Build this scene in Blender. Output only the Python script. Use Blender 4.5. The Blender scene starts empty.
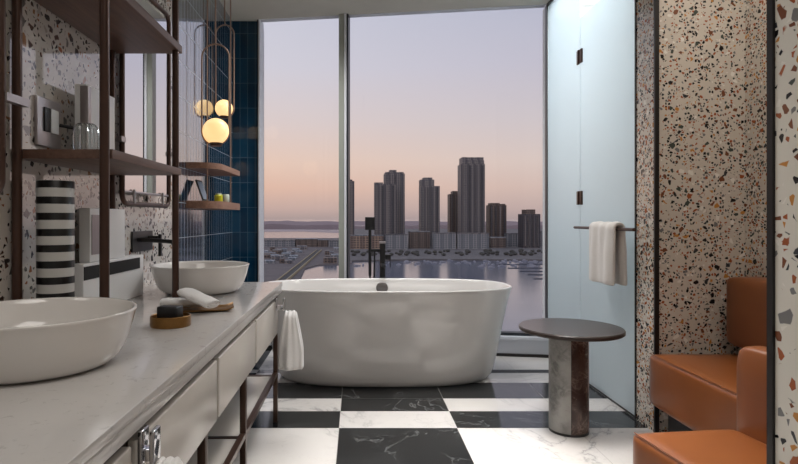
import bpy, bmesh, math, random
from mathutils import Vector, Matrix, noise
random.seed(7)
C = bpy.context.scene.collection
F, CX, CY, EYE = 560.0, 357.0, 219.0, 1.06
def P(px, py, z): return Vector(((px-CX)*z/F, z, EYE-(py-CY)*z/F))
R = math.radians
def lin(c):
    o = []
    for v in c[:3]:
        v /= 255.0
        o.append(v/12.92 if v <= .04045 else ((v+.055)/1.055)**2.4)
    return (*o, 1.0)

# ------------------------------------------------------------------ materials
class N:
    def __init__(s, name):
        s.m = bpy.data.materials.new(name); s.m.use_nodes = True
        s.t = s.m.node_tree; s.b = s.t.nodes['Principled BSDF']
        s.out = s.t.nodes['Material Output']; s._co = None
    def n(s, typ, **kw):
        nd = s.t.nodes.new(typ)
        for k, v in kw.items(): setattr(nd, k, v)
        return nd
    def l(s, a, b): s.t.links.new(a, b)
    @property
    def co(s):
        if not s._co: s._co = s.n('ShaderNodeTexCoord').outputs['Object']
        return s._co
    def math(s, op, a, b=None, c=None, clamp=False):
        nd = s.n('ShaderNodeMath', operation=op, use_clamp=clamp)
        for i, v in enumerate((a, b, c)):
            if v is None: continue
            if isinstance(v, (int, float)): nd.inputs[i].default_value = v
            else: s.l(v, nd.inputs[i])
        return nd.outputs[0]
    def mix(s, f, a, b):
        nd = s.n('ShaderNodeMix', data_type='RGBA')
        for k, v in ((0, f), (6, a), (7, b)):
            if isinstance(v, (int, float)): nd.inputs[k].default_value = v
            elif isinstance(v, tuple): nd.inputs[k].default_value = v
            else: s.l(v, nd.inputs[k])
        return nd.outputs[2]
    def noise(s, scale, detail=3, rough=.5, vec=None, dist=0):
        nd = s.n('ShaderNodeTexNoise'); nd.inputs['Scale'].default_value = scale
        nd.inputs['Detail'].default_value = detail; nd.inputs['Roughness'].default_value = rough
        nd.inputs['Distortion'].default_value = dist
        s.l(vec or s.co, nd.inputs['Vector']); return nd
    def ramp(s, fac, stops, interp='LINEAR'):
        nd = s.n('ShaderNodeValToRGB'); r = nd.color_ramp; r.interpolation = interp
        while len(r.elements) < len(stops): r.elements.new(0.5)
        for e, (p, c) in zip(r.elements, stops):
            e.position = p; e.color = c if len(c) == 4 else (*c, 1)
        s.l(fac, nd.inputs[0]); return nd.outputs[0]
    def bump(s, h, strength=.2, dist=.002):
        nd = s.n('ShaderNodeBump'); nd.inputs['Strength'].default_value = strength
        nd.inputs['Distance'].default_value = dist; s.l(h, nd.inputs['Height'])
        s.l(nd.outputs[0], s.b.inputs['Normal'])
    def set(s, rough=None, metal=None, col=None, coat=None, spec=None):
        if rough is not None: s.b.inputs['Roughness'].default_value = rough
        if metal is not None: s.b.inputs['Metallic'].default_value = metal
        if coat is not None: s.b.inputs['Coat Weight'].default_value = coat; s.b.inputs['Coat Roughness'].default_value = .05
        if spec is not None: s.b.inputs['Specular IOR Level'].default_value = spec
        if col is not None:
            if isinstance(col, tuple): s.b.inputs['Base Color'].default_value = col
            else: s.l(col, s.b.inputs['Base Color'])
        return s

def plain(name, rgb, rough=.5, metal=0, coat=None, var=.06, vs=8, bump=0, bs=200):
    m = N(name); c = lin(rgb)
    n = m.noise(vs, 4)
    a = tuple(min(1, x*(1-var)) for x in c[:3])+(1,); b = tuple(min(1, x*(1+var)) for x in c[:3])+(1,)
    m.set(rough, metal, m.mix(n.outputs['Fac'], a, b), coat)
    if bump: m.bump(m.noise(bs, 2).outputs['Fac'], bump)
    return m.m

def terrazzo(name, base, rough, s1=40, s2=74, spec=.5, keep=(.58,.46), sat=True):
    m = N(name)
    warp = m.noise(30, 2)
    add = m.n('ShaderNodeVectorMath', operation='MULTIPLY_ADD')
    m.l(warp.outputs['Color'], add.inputs[0]); add.inputs[1].default_value = (.007,)*3; m.l(m.co, add.inputs[2])
    col = m.mix(m.noise(5, 2).outputs['Fac'], lin(base), lin(tuple(v*.95 for v in base)))
    chips = [(0, lin((28,28,30))), (.20, lin((58,60,62))), (.28, lin((122,120,118))), (.36, lin((158,86,48))), (.58, lin((192,132,66))), (.70, lin((120,72,48))), (.84, lin((70,76,70))), (.92, lin((232,226,216)))]
    if not sat: chips = [(0, lin((26,24,26))), (.34, lin((58,54,54))), (.46, lin((112,108,106))), (.60, lin((92,62,48))), (.76, lin((150,112,78))), (.86, lin((150,90,56))), (.93, lin((176,168,160)))]
    for sc, keep, th in ((s2, keep[0], .09), (s1, keep[1], .13)):
        v = m.n('ShaderNodeTexVoronoi', feature='F1'); e = m.n('ShaderNodeTexVoronoi', feature='DISTANCE_TO_EDGE')
        for q in (v, e): q.inputs['Scale'].default_value = sc; m.l(add.outputs[0], q.inputs['Vector'])
        sep = m.n('ShaderNodeSeparateColor'); m.l(v.outputs['Color'], sep.inputs[0])
        sel = m.math('LESS_THAN', sep.outputs[0], keep)
        thr = m.math('MULTIPLY_ADD', sep.outputs[2], .12, th)
        big = m.math('MULTIPLY_ADD', m.math('SUBTRACT', e.outputs['Distance'], thr), 25, 0, clamp=True)
        mask = m.math('MULTIPLY', sel, big)
        cc = m.ramp(sep.outputs[1], chips, 'CONSTANT')
        col = m.mix(mask, col, cc)
    m.set(rough, 0, col, spec=spec)
    if spec > .9: m.b.inputs['IOR'].default_value = 1.9
    return m.m

def marble(name, base, vein, scale, width, rough, amt=1.0, cloud=.0):
    m = N(name)
    big = m.noise(scale, 6, .62, dist=1.1)
    v = m.math('ABSOLUTE', m.math('SUBTRACT', big.outputs['Fac'], .5))
    line = m.ramp(v, [(0, (1,1,1)), (width, (.25,.25,.25)), (width*3.5, (0,0,0))])
    gate = m.ramp(m.noise(scale*.8, 2).outputs['Fac'], [(.42, (0,0,0)), (.62, (1,1,1))])
    f = m.math('MULTIPLY', line, gate)
    f2 = m.noise(scale*3.2, 5, .6, dist=1.6)
    v2 = m.math('ABSOLUTE', m.math('SUBTRACT', f2.outputs['Fac'], .5))
    l2 = m.math('MULTIPLY', m.ramp(v2, [(0, (.5,.5,.5)), (width*.6, (0,0,0))]), m.ramp(m.noise(scale*1.3, 2).outputs['Fac'], [(.5, (0,0,0)), (.65, (1,1,1))]))
    f = m.math('MULTIPLY', m.math('ADD', f, l2, clamp=True), amt)
    cl = m.ramp(m.noise(scale*.7, 4).outputs['Fac'], [(.4, (0,0,0)), (.75, (1,1,1))])
    c = m.mix(m.math('MULTIPLY', cl, cloud), lin(base), lin(vein))
    m.set(rough, 0, m.mix(f, c, lin(vein))); return m.m

def tiles(name, axis, off_h, off_v, w=.0635, h=.2085, ior=1.5):
    m = N(name); sp = m.n('ShaderNodeSeparateXYZ'); m.l(m.co, sp.inputs[0])
    u = m.math('DIVIDE', m.math('SUBTRACT', sp.outputs[axis], off_h), w)
    v = m.math('DIVIDE', m.math('SUBTRACT', sp.outputs[2], off_v), h)
    fu, fv = m.math('FRACT', u), m.math('FRACT', v)
    du = m.math('MULTIPLY', m.math('MINIMUM', fu, m.math('SUBTRACT', 1, fu)), w)
    dv = m.math('MULTIPLY', m.math('MINIMUM', fv, m.math('SUBTRACT', 1, fv)), h)
    d = m.math('MINIMUM', du, dv)
    grout = m.math('LESS_THAN', d, .0016)
    cmb = m.n('ShaderNodeCombineXYZ'); m.l(m.math('FLOOR', u), cmb.inputs[0]); m.l(m.math('FLOOR', v), cmb.inputs[1])
    wn = m.n('ShaderNodeTexWhiteNoise', noise_dimensions='3D'); m.l(cmb.outputs[0], wn.inputs['Vector'])
    glaze = m.mix(wn.outputs['Value'], lin((6,44,70)), lin((14,64,92)))
    glaze = m.mix(m.math('MULTIPLY', m.noise(18, 3).outputs['Fac'], .4), glaze, lin((8,36,58)))
    col = m.mix(grout, glaze, lin((70,98,116)))
    m.set(.05, 0, col); m.b.inputs['IOR'].default_value = ior
    m.l(m.math('MULTIPLY_ADD', grout, .6, .06), m.b.inputs['Roughness'])
    pil = m.math('MINIMUM', m.math('DIVIDE', d, .007), 1)
    pil = m.math('POWER', pil, .5)
    tilt = m.math('MULTIPLY', m.math('SUBTRACT', wn.outputs['Value'], .5), m.math('MULTIPLY', fu, .4))
    hgt = m.math('ADD', m.math('ADD', pil, tilt), m.math('MULTIPLY', m.noise(14, 1).outputs['Fac'], .3))
    m.bump(hgt, .3, .0012); return m.m

def wood(name, a, b, axis='Y', rough=.45):
    m = N(name); mp = m.n('ShaderNodeMapping'); m.l(m.co, mp.inputs[0])
    mp.inputs['Scale'].default_value = {'Y': (40,2.5,40), 'X': (2.5,40,40), 'Z': (40,40,2.5)}[axis]
    n = m.noise(1.6, 6, .6, vec=mp.outputs[0], dist=.5)
    m.set(rough, 0, m.ramp(n.outputs['Fac'], [(.3, lin(a)), (.7, lin(b))])); m.bump(n.outputs['Fac'], .08); return m.m

def leather(name):
    m = N(name); v = m.n('ShaderNodeTexVoronoi'); v.inputs['Scale'].default_value = 420; m.l(m.co, v.inputs['Vector'])
    c = m.mix(m.noise(6, 4).outputs['Fac'], lin((116,64,30)), lin((134,77,38)))
    m.set(.3, 0, c); m.bump(v.outputs['Distance'], .06, .001); return m.m

def towel_mat(name, rgb):
    m = N(name); c = lin(rgb); n = m.noise(420, 2)
    m.set(.95, 0, m.mix(n.outputs['Fac'], tuple(x*.88 for x in c[:3])+(1,), c))
    m.b.inputs['Sheen Weight'].default_value = .3
    m.bump(n.outputs['Fac'], .5, .003); return m.m

def mixshader(name, build):
    m = N(name); build(m); return m.m

M = {}
M['terrazzo'] = terrazzo('terrazzo', (214,204,190), .16)
M['terrazzo_wall'] = terrazzo('terrazzo_polished', (214,208,200), .05, 26, 50, spec=1, sat=False)
M['terrazzo_near'] = terrazzo('terrazzo_near', (226,220,208), .2, 25, 50, keep=(.42,.5))
M['white_marble'] = marble('white_marble', (222,218,214), (138,136,136), 1.5, .016, .10, .8, .38)
M['black_marble'] = marble('black_marble', (24,26,28), (150,152,152), 2.3, .006, .12, .55, .06)
M['grey_marble'] = marble('grey_marble', (92,94,98), (150,150,152), 3, .02, .16, .5, .3)
M['grout'] = plain('grout', (150,146,142), .8)
M['ceiling'] = plain('ceiling_paint', (200,197,186), .85)
M['white_wall'] = plain('white_wall', (228,230,230), .5)
M['quartz'] = None
def _q():
    m = N('quartz'); c = m.mix(m.noise(3, 4).outputs['Fac'], lin((204,201,198)), lin((190,186,183)))
    sp = m.ramp(m.noise(38, 5, .7, dist=.8).outputs['Fac'], [(.36, (1,1,1)), (.41, (0,0,0))])
    c = m.mix(m.math('MULTIPLY', sp, .3), c, lin((140,134,130)))
    m.set(.14, 0, c); return m.m
M['quartz'] = _q()
M['drawer'] = plain('drawer_lacquer', (206,200,192), .22, var=.02)
M['gap'] = plain('dark_gap', (42,34,32), .6)
M['ceramic'] = plain('white_ceramic', (226,222,218), .12, coat=.4, var=.01)
M['tub'] = plain('tub_acrylic', (218,215,212), .10, coat=.3, var=.01)
M['bronze'] = plain('brown_bronze', (74,52,43), .3, metal=.4)
M['rod'] = plain('slim_rod', (158,128,110), .35, metal=.5)
M['bronze_leg'] = plain('brown_bronze_leg', (80,60,50), .3, metal=.4)
M['wood'] = wood('walnut', (84,60,50), (112,84,70))
M['wood_light'] = wood('walnut_light', (120,86,68), (150,112,92))
M['dark_steel'] = plain('dark_steel', (112,108,106), .35, metal=.6)
M['chrome'] = plain('chrome', (205,205,208), .1, metal=1, var=.02)
M['steel'] = plain('brushed_steel', (176,168,168), .3, metal=.8, var=.04)
M['black'] = plain('matt_black', (20,20,22), .35, var=.1)
M['black_trim'] = plain('black_trim', (26,23,22), .4, var=.1)
M['brass'] = plain('aged_brass', (140,104,60), .34, metal=.85, var=.3, vs=60)
M['leather'] = leather('tan_leather')
M['towel'] = towel_mat('white_terry', (242,240,238))
M['towel2'] = towel_mat('cream_terry', (240,234,228))
M['white_frame'] = plain('white_frame', (214,216,222), .35, var=.02)
M['grey_frame'] = plain('grey_frame', (156,160,152), .4, var=.03)
M['dark_frame'] = plain('dark_frame', (34,38,44), .4)
M['mirror'] = plain('mirror_glass', (236,236,238), .015, metal=1, var=0)
M['soap'] = plain('dark_soap', (34,34,36), .4)
M['black_band'] = plain('black_band', (14,14,15), .75)
M['white_gloss'] = plain('white_card', (232,232,232), .35, var=.02)
M['table_top'] = wood('dark_table_wood', (44,36,34), (62,53,49), 'X', .3)
M['emperador'] = marble('dark_emperador', (58,40,36), (150,128,116), 9, .03, .2, 1, .25)
M['grey_stone'] = marble('grey_stone', (160,157,152), (96,94,92), 11, .08, .4, .9, .6)
M['rose'] = plain('rose_edge', (120,74,66), .35)
M['tile_side'] = tiles('blue_tile_side', 1, 3.2, .1145, ior=7)
M['tile_face'] = tiles('blue_tile_face', 0, -1.045, .1145)
def _stripe(m):
    sp = m.n('ShaderNodeSeparateXYZ'); m.l(m.co, sp.inputs[0])
    fr = m.math('FRACT', m.math('DIVIDE', m.math('ADD', sp.outputs[2], .0422), .0497))
    k = m.math('GREATER_THAN', fr, .55)
    m.set(.32, 0, m.mix(k, lin((200,198,194)), lin((12,12,14))))
M['stripe'] = mixshader('striped_glaze', _stripe)
def _pane(m):
    t = m.n('ShaderNodeBsdfTransparent'); t.inputs[0].default_value = (.98,.985,.985,1)
    g = m.n('ShaderNodeBsdfGlossy'); g.inputs['Roughness'].default_value = .02
    mx = m.n('ShaderNodeMixShader'); mx.inputs[0].default_value = .012
    m.l(t.outputs[0], mx.inputs[1]); m.l(g.outputs[0], mx.inputs[2]); m.l(mx.outputs[0], m.out.inputs[0])
M['pane'] = mixshader('window_pane', _pane)
def _clear(m):
    t = m.n('ShaderNodeBsdfTransparent'); t.inputs[0].default_value = (.86,.88,.88,1)
    g = m.n('ShaderNodeBsdfGlossy'); g.inputs['Roughness'].default_value = .05
    lw = m.n('ShaderNodeLayerWeight'); lw.inputs[0].default_value = .45
    mx = m.n('ShaderNodeMixShader'); m.l(lw.outputs['Facing'], mx.inputs[0])
    m.l(t.outputs[0], mx.inputs[1]); m.l(g.outputs[0], mx.inputs[2]); m.l(mx.outputs[0], m.out.inputs[0])
M['clear'] = mixshader('clear_glass', _clear)
def _frost(m):
    d = m.n('ShaderNodeBsdfDiffuse'); d.inputs[0].default_value = lin((217,225,229))
    t = m.n('ShaderNodeBsdfTranslucent'); t.inputs[0].default_value = lin((234,241,245))
    g = m.n('ShaderNodeBsdfGlossy'); g.inputs['Roughness'].default_value = .22
    a = m.n('ShaderNodeMixShader'); a.inputs[0].default_value = .6
    m.l(d.outputs[0], a.inputs[1]); m.l(t.outputs[0], a.inputs[2])
    fr = m.n('ShaderNodeFresnel'); fr.inputs[0].default_value = 1.4
    b = m.n('ShaderNodeMixShader'); m.l(m.math('MULTIPLY', fr.outputs[0], .7), b.inputs[0])
    m.l(a.outputs[0], b.inputs[1]); m.l(g.outputs[0], b.inputs[2]); m.l(b.outputs[0], m.out.inputs[0])
M['frost'] = mixshader('frosted_glass', _frost)
def _globe(m):
    m.set(.3, 0, lin((250,225,180)))
    m.b.inputs['Emission Color'].default_value = lin((255,208,140)); m.b.inputs['Emission Strength'].default_value = .92
M['globe'] = mixshader('opal_globe', _globe)
M['yellow'] = plain('yellow_green_jar', (214,214,40), .4)
M['pale'] = plain('pale_jar', (200,206,190), .4)
M['photo'] = plain('blue_grey_card', (150,166,186), .3)

# ------------------------------------------------------------------ mesh helpers
def bx(bm, x0, x1, y0, y1, z0, z1, bev=0, seg=3, rot=None):
    r = bmesh.ops.create_cube(bm, size=1)
    vs = r['verts']
    bmesh.ops.scale(bm, vec=(x1-x0, y1-y0, z1-z0), verts=vs)
    if bev:
        es = {e for v in vs for e in v.link_edges}
        q = bmesh.ops.bevel(bm, geom=list(es), offset=bev, segments=seg, affect='EDGES', profile=.5)
        vs = list({v for f in q['faces'] for v in f.verts} | {v for v in vs if v.is_valid})
    if rot: bmesh.ops.rotate(bm, cent=(0,0,0), matrix=rot, verts=vs)
    bmesh.ops.translate(bm, vec=((x0+x1)/2, (y0+y1)/2, (z0+z1)/2), verts=vs)
    return vs
def box(*a, **k):
    bm = bmesh.new(); bx(bm, *a, **k); return bm
def tube(bm, pts, r, seg=12, closed=False):
    pts = [Vector(p) for p in pts]; n = len(pts); rings = []
    prev = None
    for i, p in enumerate(pts):
        if closed: t = (pts[(i+1) % n]-pts[i-1]).normalized()
        else: t = (pts[min(i+1, n-1)]-pts[max(i-1, 0)]).normalized()
        if prev is None:
            u = t.orthogonal().normalized()
        else:
            u = (prev - t*prev.dot(t)).normalized()
        prev = u; w = t.cross(u)
        rr = r[i] if isinstance(r, (list, tuple)) else r
        rings.append([bm.verts.new(p + (u*math.cos(2*math.pi*k/seg)+w*math.sin(2*math.pi*k/seg))*rr) for k in range(seg)])
    m = n if closed else n-1
    for i in range(m):
        a, b = rings[i], rings[(i+1) % n]
        for k in range(seg): bm.faces.new((a[k], a[(k+1) % seg], b[(k+1) % seg], b[k]))
    if not closed:
        bm.faces.new(rings[0][::-1]); bm.faces.new(rings[-1])
def tb(pts, r, **k):
    bm = bmesh.new(); tube(bm, pts, r, **k); return bm
def lathe(bm, prof, cx, cy, seg=48):
    rings = []
    for r, z in prof:
        if r < 1e-6: rings.append([bm.verts.new((cx, cy, z))])
        else: rings.append([bm.verts.new((cx+r*math.cos(2*math.pi*k/seg), cy+r*math.sin(2*math.pi*k/seg), z)) for k in range(seg)])
    for a, b in zip(rings, rings[1:]):
        for k in range(seg):
            k2 = (k+1) % seg
            if len(a) == 1 and len(b) == 1: continue
            if len(a) == 1: bm.faces.new((a[0], b[k], b[k2]))
            elif len(b) == 1: bm.faces.new((a[k], a[k2], b[0]))
            else: bm.faces.new((a[k], a[k2], b[k2], b[k]))
def lt(prof, cx, cy, seg=48):
    bm = bmesh.new(); lathe(bm, prof, cx, cy, seg); return bm
def prism(bm, poly, z0, z1):
    a = [bm.verts.new((x, y, z0)) for x, y in poly]; b = [bm.verts.new((x, y, z1)) for x, y in poly]
    bm.faces.new(a[::-1]); bm.faces.new(b)
    n = len(poly)
    for i in range(n): bm.faces.new((a[i], a[(i+1) % n], b[(i+1) % n], b[i]))
def pr(poly, z0, z1):
    bm = bmesh.new(); prism(bm, poly, z0, z1); return bm
def origin(o):
    v = Vector((0,0,0))
    while o: v += o.location; o = o.parent
    return v
def obj(name, bm, mat, parent=None, sharp=38, kind=None, world=False):
    bmesh.ops.recalc_face_normals(bm, faces=bm.faces)
    if parent: off = origin(parent)
    elif world: off = Vector((0,0,0))
    else:
        xs = [v.co.x for v in bm.verts]; ys = [v.co.y for v in bm.verts]; zs = [v.co.z for v in bm.verts]
        off = Vector(((min(xs)+max(xs))/2, (min(ys)+max(ys))/2, min(zs)))
    bmesh.ops.translate(bm, vec=-off, verts=bm.verts)
    me = bpy.data.meshes.new(name); bm.to_mesh(me); bm.free()
    for p in me.polygons: p.use_smooth = True
    me.set_sharp_from_angle(angle=R(sharp))
    if not isinstance(mat, (list, tuple)): mat = [mat]
    for m in mat: me.materials.append(m)
    o = bpy.data.objects.new(name, me); C.objects.link(o)
    if parent: o.parent = parent
    else: o.location = off
    if kind: o['kind'] = kind
    return o
def struct(name, bm, mat, parent=None): return obj(name, bm, mat, parent, world=True, kind=None if parent else 'structure')
def thing(name, label, cat, loc, group=None, kind=None):
    o = bpy.data.objects.new(name, None); C.objects.link(o); o.location = loc
    o.empty_display_size = .05
    if kind: o['kind'] = kind
    else: o['label'] = label; o['category'] = cat
    if group: o['group'] = group
    return o
def tag(o, label, cat, group=None):
    o['label'] = label; o['category'] = cat
    if group: o['group'] = group
    return o
def copy_tree(o, parent=None):
    c = o.copy(); C.objects.link(c)
    if parent: c.parent = parent
    for ch in list(o.children): copy_tree(ch, c)
    return c

# ------------------------------------------------------------------ room shell
WX = -1.045
PL, PR = Vector((-.820, 4.664)), Vector((1.475, 4.33))
WD = (PR-PL).normalized(); WN = Vector((WD.y, -WD.x))      # WN points into the room
if WN.y > 0: WN = -WN
def wy(x): return PL.y + (x-PL.x)*(PR.y-PL.y)/(PR.x-PL.x)
def wpoly(x0, x1, t0, t1):     # footprint along the window line, t is distance towards the room
    a = Vector((x0, wy(x0))); b = Vector((x1, wy(x1)))
    return [tuple(a+WN*t0), tuple(b+WN*t0), tuple(b+WN*t1), tuple(a+WN*t1)]
CEIL = 2.72
ceil = pr([(WX-.1, -1), (1.475, -1), (1.475, 4.33), (PL.x, 4.66), (PL.x, 4.72), (WX-.1, 4.72)], CEIL, CEIL+.15)
struct('ceiling', ceil, M['ceiling'])
struct('ceiling', box(1.475, 2.7, -1, 4.4, CEIL, CEIL+.15), M['white_wall'])
# floor : tiles with thin joints in one mesh
xl = [-1.29, -.69, -.091, .508, 1.107, 1.706, 2.7]
yl = [-1, -.16, .44, 1.04, 1.64, 2.24, 2.84, 3.088, 3.307, 3.626, 3.855, 3.939, 4.8]
pat = {6: 'BWBB', 7: 'WBWW', 8: 'BBBB', 9: 'WBWW', 10: 'BWBB', 11: 'WBWW', 5: 'WBWW', 4: 'BWBB', 3: 'WBWW', 2: 'BWBW', 1: 'WBWB', 0: 'BWBW'}
bm = bmesh.new(); g = .0012
for j in range(len(yl)-1):
    row = pat[j]
    for i in range(len(xl)-1):
        c = row[max(0, min(3, i-1))] if i > 0 else ('W' if row[0] == 'B' else 'B')
        vs = [bm.verts.new(p) for p in ((xl[i]+g, yl[j]+g, 0), (xl[i+1]-g, yl[j]+g, 0), (xl[i+1]-g, yl[j+1]-g, 0), (xl[i]+g, yl[j+1]-g, 0))]
        f = bm.faces.new(vs); f.material_index = 1 if c == 'W' else 2
n0 = len(bm.faces)
bx(bm, -1.3, 2.7, -1, 4.8, -.1, -.001)
struct('floor', bm, [M['grout'], M['white_marble'], M['black_marble']])
# left side
struct('wall_left', box(WX-.15, WX, -1, 3.2, .60, CEIL), M['terrazzo_wall'])
struct('wall_left', box(WX-.15, WX, -1, 3.2, 0, .60), M['white_marble'])
struct('wall_left', box(WX-.15, WX, 3.2, 4.72, 0, CEIL), M['tile_side'])
struct('wall_left_pier', box(WX, PL.x-.012, 4.70, 4.95, 0, CEIL), M['tile_face'])
struct('trim_1', box(PL.x-.012, PL.x-.001, 4.66, 4.95, 0, CEIL), M['dark_frame'])
# right side
struct('wall_right_pier', box(1.475, 1.52, 2.77, 2.965, 0, CEIL), M['terrazzo'])
struct('wall_alcove_end', box(1.52, 2.7, 2.77, 2.965, 0, CEIL), M['terrazzo'])
struct('trim_2', pr([(1.469, 2.760), (1.490, 2.760), (1.490, 2.7695), (1.4745, 2.7695), (1.4745, 2.774), (1.469, 2.774)], 0, CEIL), M['black_trim'])
struct('trim_3', box(1.470, 1.4745, 2.955, 2.966, 0, CEIL), M['black_trim'])
struct('wall_alcove_back', box(1.92, 2.05, .9, 2.77, 0, CEIL), M['terrazzo'])
struct('wall_right', box(.956, 1.3, -1, 1.28, 0, CEIL), M['terrazzo_near'])
struct('trim_4', box(.950, 1.304, 1.2805, 1.299, 0, CEIL), M['black_trim'])
struct('wall_right', box(1.3, 1.92, .9, 1.28, 0, CEIL), M['terrazzo'])
struct('wall_back', box(WX-.15, 1.3, -1.15, -1.0, 0, CEIL), M['white_wall'])
# shower room behind the frosted glass
struct('wall_shower', box(2.55, 2.7, 2.965, 4.4, 0, CEIL), M['white_wall'])
struct('wall_shower', box(1.475, 2.7, 4.345, 4.45, 0, CEIL), M['white_wall'])

# ------------------------------------------------------------------ window
win = thing('window_1', None, None, (0, 0, 0), kind='structure')
def wbar(x0, x1, z0, z1, t0, t1, mat, name): return obj(name, pr(wpoly(x0, x1, t0, t1), z0, z1), mat, win)
SILL = .155
wbar(PL.x+.002, PL.x+.014, SILL, CEIL-.002, -.10, .01, M['white_frame'], 'jamb')
wbar(1.465, 1.473, SILL, CEIL-.002, -.06, .012, M['dark_frame'], 'jamb')
wbar(PL.x+.015, 1.457, SILL, SILL+.022, -.05, .02, M['dark_frame'], 'bottom_rail')
wbar(PL.x+.015, 1.457, CEIL-.006, CEIL-.001, -.05, .005, M['white_frame'], 'top_rail')
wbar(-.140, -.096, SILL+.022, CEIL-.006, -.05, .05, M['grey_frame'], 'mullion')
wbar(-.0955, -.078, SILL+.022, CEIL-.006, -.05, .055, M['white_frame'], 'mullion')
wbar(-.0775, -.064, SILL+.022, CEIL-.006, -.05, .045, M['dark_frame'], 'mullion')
wbar(PL.x+.015, -.141, SILL+.023, CEIL-.007, -.02, -.010, M['pane'], 'pane')
wbar(-.063, 1.457, SILL+.023, CEIL-.007, -.02, -.010, M['pane'], 'pane')
struct('wall_window', pr(wpoly(PL.x, 1.473, -.12, .045), .023, SILL-.02), M['white_frame'])
struct('trim_5', pr(wpoly(PL.x, 1.473, -.12, .075), SILL-.02, SILL-.001), M['white_frame'])
struct('baseboard_window', pr(wpoly(PL.x, 1.473, .0455, .06), .001, .022), M['black_trim'])

# ------------------------------------------------------------------ frosted glass partition and door
PXG = 1.475
part = thing('frosted_glass_panel', 'tall fixed frosted glass panel beside the window, left of the hinged glass door', 'glass panel', (PXG, 4.0, 0))
obj('glass', box(PXG, PXG+.010, 3.704, 4.325, .012, 2.70), M['frost'], part)
obj('floor_channel', box(PXG-.004, PXG+.014, 3.704, 4.325, 0, .012), M['black_trim'], part)
obj('top_channel', box(PXG-.012, PXG+.022, 3.704, 4.325, 2.70, 2.7195), M['black_trim'], part)
door = thing('frosted_glass_door', 'frosted glass shower door carrying the horizontal towel bar', 'glass door', (PXG, 3.33, 0))
gd = obj('glass', box(PXG, PXG+.010, 2.968, 3.698, .016, 2.39), M['frost'], door)
obj('bottom_seal', box(PXG+.001, PXG+.009, 2.968, 3.698, .004, .016), M['black_trim'], door)
for zc in (EYE+(CY-57)*3.7/F, EYE+(CY-198)*3.7/F):
    hb = bmesh.new(); bx(hb, PXG-.012, PXG-.0005, 3.655, 3.697, zc-.045, zc+.045, .002); bx(hb, PXG-.012, PXG-.0005, 3.7045, 3.735, zc-.045, zc+.045, .002)
    bx(hb, PXG-.018, PXG-.010, 3.692, 3.708, zc-.045, zc+.045, .002)
    obj('hinge', hb, M['bronze'], door)
BZ = 1.006
bar = tb([(1.40, 2.83, BZ), (1.40, 3.60, BZ)], .009)
for y in (2.99, 3.52): tube(bar, [(1.40, y, BZ), (PXG-.0005, y, BZ)], .006)
obj('towel_bar', bar, M['bronze_leg'], door)

# ------------------------------------------------------------------ draped towels
def drape(name, label, top, L, thick, drop_f, drop_b, axis='Y', mat='towel', seed=0, sep=.05, taper=1.0, wv=.006):
    """a folded towel hung over a bar running along axis; top is the bar's centre."""
    bm = bmesh.new(); nu, nv = 28, 15
    rnd = random.Random(seed)
    path = []
    rr = sep
    for k in range(10): path.append((-rr, -drop_f + k*drop_f/10, 0))
    for k in range(9):
        a = math.pi - math.pi*k/8; path.append((rr*math.cos(a), rr*.9*math.sin(a), 1))
    for k in range(1, 11): path.append((rr, -k*drop_b/10, 0))
    np_ = len(path)
    outer, inner = [], []
    for j in range(nu):
        s = (j/(nu-1)-.5)*L
        ro, ri = [], []
        for i, (u, w, c) in enumerate(path):
            down = max(0, -w)
            flare = 1+.25*down/.3
            wob = wv*math.sin(s*38+seed)*min(1, down*6)+wv*.5*math.sin(s*70+u*30)
            t = thick*(1+.15*math.sin(j*.7))
            sgn = -1 if u < 0 else 1
            if i >= 10 and i < 19:
                n = Vector((u, w)).normalized()
            else: n = Vector((sgn, 0))
            ed = 1-.35*max(0, abs(j/(nu-1)-.5)*2-.85)/.15
            nb = .004*noise.noise(Vector((s*14, w*12, seed)))
            po = Vector((u, w))*1.0; po.x = u*flare+wob
            ro.append(po+n*(t*ed/2+nb)); ri.append(po-n*(t*ed/2))
        outer.append((s, ro)); inner.append((s, ri))
    def V(s, p):
        s = s*(taper+(1-taper)*min(1, max(0, -p.y+.02)/.16))
        if axis == 'Y': return (top[0]+p.x, top[1]+s, top[2]+p.y)
        return (top[0]+s, top[1]+p.x, top[2]+p.y)
    O = [[bm.verts.new(V(s, p)) for p in r] for s, r in outer]
    I = [[bm.verts.new(V(s, p)) for p in r] for s, r in inner]
    for j in range(nu-1):
        for i in range(np_-1):
            bm.faces.new((O[j][i], O[j+1][i], O[j+1][i+1], O[j][i+1]))
            bm.faces.new((I[j][i], I[j][i+1], I[j+1][i+1], I[j+1][i]))
        for i in (0, np_-1): bm.faces.new((O[j][i], I[j][i], I[j+1][i], O[j+1][i]))
    for j in (0, nu-1):
        for i in range(np_-1): bm.faces.new((O[j][i], O[j][i+1], I[j][i+1], I[j][i]))
    o = obj(name, bm, M[mat], sharp=70)
    md = o.modifiers.new('s', 'SUBSURF'); md.levels = 1; md.render_levels = 1
    return o
t = drape('bath_towel', '', (1.4, 3.145, BZ+.004), .31, .022, .31, .31, mat='towel2', seed=2, sep=.028)
tag(t, 'white bath towel draped over the bar on the frosted glass door', 'towel')

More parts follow.
